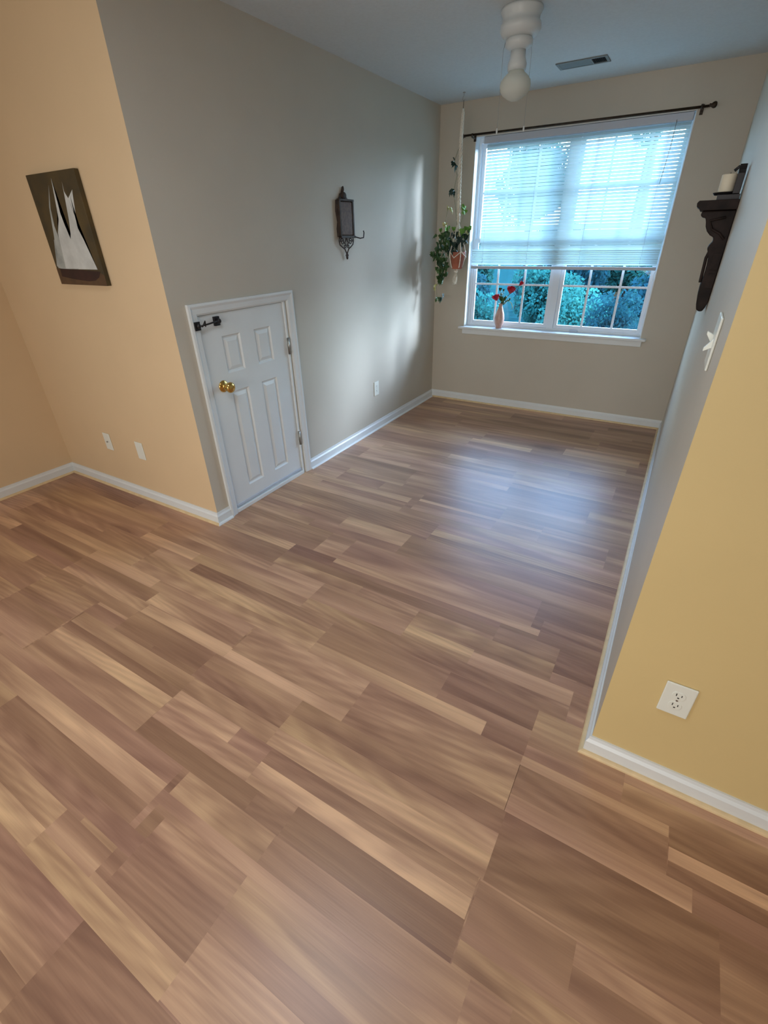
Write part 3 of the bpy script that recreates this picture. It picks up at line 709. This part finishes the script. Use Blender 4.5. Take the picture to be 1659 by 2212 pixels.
for k in range(22):
    a = rr_.uniform(0, 6.28); r0 = rr_.uniform(0, .010); r1_ = rr_.uniform(.004, .022)
    ts.tube([(PXc - .008 + r0 * math.cos(a), PYc + r0 * math.sin(a), 1.222), (PXc - .010 + r1_ * math.cos(a) * 1.1, PYc + r1_ * math.sin(a), 1.18), (PXc - .014 + r1_ * math.cos(a), PYc + r1_ * math.sin(a), 1.135 + rr_.uniform(-.01, .015))], .0026, 5)
ts.build('tassel', M['rope'], hp)

ivy = root('hanging_ivy', (PXc, PYc, 1.262), 'trailing green ivy in a terracotta pot cradled by the macrame hanger', 'potted plant')
MB().lathe([(.001, 1.252), (.040, 1.252), (.044, 1.256), (.058, 1.345), (.064, 1.347), (.066, 1.382), (.060, 1.384), (.057, 1.350), (.001, 1.350)], (PXc, PYc, 0), 'z', 36).build('pot', M['terracotta'], ivy)
MB().lathe([(.001, 1.368), (.056, 1.368), (.056, 1.352), (.001, 1.352)], (PXc, PYc, 0), 'z', 24).build('soil', M['soil'], ivy)
def leaf(mb, p, size, yaw, pitch_, roll, mi=0):
    shape = [(0, 0), (.30, -.10), (.52, .12), (.34, .34), (.36, .62), (.14, .60), (0, 1.0), (-.14, .60), (-.36, .62), (-.34, .34), (-.52, .12), (-.30, -.10)]
    Rm = Matrix.Rotation(yaw, 3, 'Z') @ Matrix.Rotation(pitch_, 3, 'X') @ Matrix.Rotation(roll, 3, 'Y')
    vs_ = [Vector(p) + Rm @ (Vector((u * size, v * size, -abs(u) * size * .35 - v * v * size * .2))) for u, v in shape]
    c = Vector(p) + Rm @ Vector((0, .35 * size, .02 * size))
    n = len(shape); mb.add(vs_ + [c], [(i, (i + 1) % n, n) for i in range(n)], mi, False)
lf = {k: MB() for k in ('leafdark', 'leaf', 'leafbright', 'leafpale')}
rl = random.Random(12)
def clump(kind, x, z, n, sx_, sz_, sy_=.05, size=.042, y=None):
    for _ in range(n):
        p = (x + rl.gauss(0, sx_), (PYc if y is None else y) + rl.gauss(0, sy_), z + rl.gauss(0, sz_))
        p = (max(p[0], .03), min(p[1], D - .05), p[2])
        leaf(lf[kind], p, size * rl.uniform(.75, 1.3), rl.uniform(0, 6.28), rl.uniform(-1.9, -.6), rl.uniform(-.6, .6))
clump('leafdark', .305, 1.480, 26, .030, .045)
clump('leafdark', .370, 1.495, 14, .022, .022)
clump('leafdark', .285, 1.425, 18, .03, .030)
clump('leaf', .205, 1.500, 26, .026, .030)
clump('leaf', .205, 1.435, 22, .028, .028)
clump('leaf', .125, 1.365, 14, .020, .026, .03)
clump('leaf', .185, 1.320, 20, .026, .030, .03)
clump('leaf', .190, 1.240, 18, .022, .032, .03)
clump('leaf', .185, 1.185, 8, .012, .018, .02)
clump('leafbright', .375, 1.560, 10, .022, .018)
clump('leafbright', .360, 1.705, 8, .016, .026, .02)
clump('leafbright', .240, 1.560, 6, .03, .02)
clump('leafpale', .222, 1.722, 3, .014, .012, .01)
clump('leafpale', .200, 1.598, 3, .012, .012, .01)
clump('leafpale', .136, 1.112, 3, .010, .010, .01)
clump('leafpale', .345, 1.530, 3, .03, .02, .02)
clump('leaf', .155, 1.012, 4, .016, .008, .01)
clump('leafdark', .200, 1.030, 2, .006, .010, .01)
clump('leafdark', .256, 2.010, 5, .008, .026, .01)
clump('leafdark', .258, 1.835, 5, .010, .020, .01)
names = {'leafdark': 'deep green ivy leaves', 'leaf': 'olive green ivy leaves', 'leafbright': 'bright green leaves', 'leafpale': 'pale cream leaves'}
for k, mb in lf.items():
    o_ = mb.build('ivy_leaves', M[k], ivy, fix=False); o_['label'] = names[k]
vn = MB()
for pts in ([(PXc, PYc, 1.37), (.28, PYc - .02, 1.45), (.21, PYc - .02, 1.44), (.19, PYc - .02, 1.33), (.19, PYc - .02, 1.18), (.14, PYc - .01, 1.11), (.15, PYc, 1.01), (.20, PYc, 1.03)],
            [(PXc, PYc, 1.37), (.26, PYc, 1.44), (.17, PYc, 1.42), (.12, PYc, 1.36)],
            [(PXc, PYc, 1.37), (.32, PYc + .01, 1.55), (.36, PYc, 1.63), (.362, PYc, 1.71)],
            [(PXc, PYc, 1.37), (.30, PYc + .02, 1.6), (.262, PYc + .01, 1.83), (.285, PYc + .01, 1.93), (.256, PYc, 2.01), (.290, PYc, 2.10)],
            [(PXc, PYc, 1.37), (.24, PYc, 1.52), (.20, PYc, 1.60), (.222, PYc, 1.72)],
            [(PXc, PYc, 1.37), (.39, PYc, 1.47), (.40, PYc, 1.52)]):
    vn.tube(pts, .0017, 6)
vn.build('vines', M['stem'], ivy)

# ---------------------------------------------------------------- vase of red roses on the stool
VX, VY, VZ = .672, D + .018, WZ0
vs2 = MB().lathe([(.001, VZ + .0005), (.026, VZ + .0005), (.028, VZ + .005), (.030, VZ + .012), (.042, VZ + .050), (.046, VZ + .085), (.040, VZ + .125), (.026, VZ + .165), (.018, VZ + .190), (.017, VZ + .205), (.022, VZ + .216), (.019, VZ + .216), (.014, VZ + .203), (.001, VZ + .195)], (VX, VY, 0), 'z', 40)
vz = vs2.build('bud_vase', M['vase'], origin=(VX, VY, VZ)); tag(vz, 'slim pink ceramic vase on the left of the white window stool', 'vase')
def rose(hx, hy, hz, tiltx, tilty, r, label, n=18, tall=1.15):
    rt = root('artificial_rose', (VX, VY, VZ + .2), label, 'flower', 'roses in the pink vase')
    stt = MB().tube([(VX, VY, VZ + .198), (VX + (hx - VX) * .35, VY + (hy - VY) * .3, VZ + .198 + (hz - VZ - .2) * .45), (hx - tiltx * r, hy - tilty * r, hz - r * .9)], .0022, 8)
    stt.build('stem', M['stem'], rt)
    pb = MB(); up = Vector((tiltx, tilty, 1)).normalized(); qd = Vector((0, 0, 1)).rotation_difference(up); rg = random.Random(int(hx * 1000))
    for ring, (k, rad, hgt, op) in enumerate(((3, .25, 1.0, .1), (5, .5, 1.0, .25), (6, .8, .95, .5), (5, 1.0, .8, .8))):
        for i in range(k):
            a0 = 2 * math.pi * (i + ring * .4) / k; wd = 2.6 * math.pi / k * .5; grid = []
            for u in range(5):
                for v in range(5):
                    aa = a0 + (u / 2 - 1) * wd * (.4 + .6 * math.sin(math.pi * (v + .8) / 5.6)); t = v / 4
                    rr2 = r * rad * (.35 + .75 * math.sin(t * 1.9) + op * .25 * t * t); hh = r * tall * hgt * (-.75 + 1.6 * t - .18 * ((u / 2 - 1) ** 2) * t)
                    grid.append(Vector((hx, hy, hz)) + qd @ Vector((rr2 * math.cos(aa), rr2 * math.sin(aa), hh)))
            pb.add(grid, [(u * 5 + v, (u + 1) * 5 + v, (u + 1) * 5 + v + 1, u * 5 + v + 1) for u in range(4) for v in range(4)], 0, True)
    pb.build('petals', M['red'], rt, fix=False)
    cx_ = MB()
    for i in range(5):
        a = i * 1.257; cx_.add([Vector((hx, hy, hz)) + qd @ Vector(v) for v in ((0, 0, -.9 * r), (r * .5 * math.cos(a - .3), r * .5 * math.sin(a - .3), -.6 * r), (r * .9 * math.cos(a), r * .9 * math.sin(a), -.1 * r), (r * .5 * math.cos(a + .3), r * .5 * math.sin(a + .3), -.6 * r))], [(0, 1, 2, 3)])
    cx_.build('sepals', M['leafdark'], rt, fix=False)
    return rt
rose(.620, VY + .005, 1.000, -.35, -.1, .030, 'low red rose drooping to the left of the pink vase')
rose(.752, VY + .005, 1.066, .25, -.2, .032, 'tall full red rose leaning right above the pink vase')
rose(.836, VY + .004, 1.122, .9, -.1, .014, 'slim red rosebud farthest right above the pink vase', tall=1.9)
gr = root('greenery_sprig', (VX, VY, VZ + .2), 'green leafy sprigs between the roses in the pink vase', 'foliage')
gs = MB(); gl_ = MB(); rq = random.Random(9)
for (ex, ez) in ((.655, 1.085), (.690, 1.075), (.715, 1.02), (.735, .99), (.67, 1.04), (.70, 1.0), (.76, 1.005)):
    gs.tube([(VX, VY, VZ + .199), ((VX + ex) / 2 + .004, VY + rq.uniform(-.01, .01), (VZ + .2 + ez) / 2), (ex, VY + rq.uniform(-.02, .02), ez)], .0016, 6)
    for k in range(5):
        t = .4 + .15 * k; leaf(gl_, (VX + (ex - VX) * t, VY + rq.uniform(-.012, .012), VZ + .2 + (ez - VZ - .2) * t), rq.uniform(.022, .036), rq.uniform(0, 6.28), rq.uniform(-1.6, .2), rq.uniform(-.5, .5))
gs.build('stems', M['stem'], gr); gl_.build('leaves', M['leaf'], gr, fix=False)
q = MB().tube([(VX + .01, VY, VZ + .205), (.735, VY - .005, .985), (.775, VY - .01, .960), (.788, VY - .01, .925), (.778, VY - .01, .905)], [.002, .003, .0035, .003, .0012], 8).build('curling_leaf', M['leafpale'], gr); q['label'] = 'pale curling leaf'

# ---------------------------------------------------------------- outdoors
gd = struct(MB().box(-90, 90, D + .2, 160, -1.1, -1.0).build('ground_outside', M['grass']))
def tree(name, x, y, rad, zc, matk, n, label, cat, trunk=.10, lsz=.06, seed=1, bark='darkbark'):
    r_ = root(name, (x, y, -1.0), label, cat); g = random.Random(seed)
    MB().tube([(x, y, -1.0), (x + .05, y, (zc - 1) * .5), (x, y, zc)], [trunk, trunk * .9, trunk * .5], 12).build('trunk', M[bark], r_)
    cr_ = MB(); blobs = []
    for _ in range(22):
        v = Vector((g.gauss(0, 1), g.gauss(0, 1), g.gauss(0, 1))).normalized() * rad * g.uniform(.2, .62); blobs.append((v, rad * g.uniform(.26, .38)))
    for _ in range(n):
        bv, br = g.choice(blobs); v = Vector((g.gauss(0, 1), g.gauss(0, 1), g.gauss(0, 1))).normalized() * br * g.uniform(.7, 1.0)
        p = Vector((x, y, zc)) + bv + v; p.z = max(p.z, -.95); s = lsz * g.uniform(.6, 1.4)
        a = Vector((g.gauss(0, 1), g.gauss(0, 1), g.gauss(0, 1))).normalized(); b_ = a.cross(Vector((g.gauss(0, 1), g.gauss(0, 1), g.gauss(0, 1)))).normalized()
        cr_.add([p + a * s, p + b_ * s * .6, p - a * s, p - b_ * s * .6], [(0, 1, 2, 3)])
    cr_.build('crown', M[matk], r_, fix=False); return r_
for i_, (x, y, rad, zc, mk, sd, lb) in enumerate((
        (1.35, 6.1, .80, .15, 'foliage2', 16, 'small dark shrub nearest the house, in front of the right pane'),
        (-1.55, 8.0, .95, .10, 'foliage', 3, 'teal green shrub in the front row, at the left edge of the window'),
        (.42, 8.0, .95, .05, 'foliage3', 4, 'lighter green shrub in the front row, seen beside the window mullion'),
        (2.40, 8.0, .95, .05, 'foliage2', 5, 'dark bluish shrub in the front row, at the right edge of the window'),
        (-2.9, 10.3, 1.15, .25, 'foliage2', 6, 'dark shrub in the second row, at the far left of the window'),
        (-.55, 10.3, 1.15, .25, 'foliage', 7, 'teal shrub in the second row, behind the gap of the left shrubs'),
        (1.80, 10.3, 1.15, .30, 'foliage2', 8, 'dark blue-green shrub in the second row, behind the right pane'),
        (-4.3, 13.6, 1.6, .5, 'foliage', 9, 'large shrub in the third row, farthest to the left'),
        (-1.0, 13.6, 1.6, .5, 'foliage2', 10, 'large dark shrub in the third row, near the middle of the window'),
        (2.3, 13.6, 1.6, .5, 'foliage', 11, 'large shrub in the third row, behind the right pane'),
        (.3, 17.2, 1.5, .5, 'foliage3', 13, 'round light shrub in the last row, between the larger shrubs'),
        (3.6, 17.2, 1.5, .5, 'foliage2', 14, 'round dark shrub in the last row, farthest right'),
        (-7.0, 17.2, 1.5, .5, 'foliage2', 15, 'round dark shrub in the last row, farthest left'))):
    tree('bushy_shrub', x, y, rad, zc, mk, int(7800 * rad), lb, 'shrub', seed=sd, lsz=.034 + .010 * (y - 8) / 2)
tree('leafy_tree', -3.2, 17.2, 1.7, 3.1, 'foliage', 9000, 'tall leafy tree beyond the shrubs, seen through the left blind', 'tree', seed=2, lsz=.07, trunk=.14)
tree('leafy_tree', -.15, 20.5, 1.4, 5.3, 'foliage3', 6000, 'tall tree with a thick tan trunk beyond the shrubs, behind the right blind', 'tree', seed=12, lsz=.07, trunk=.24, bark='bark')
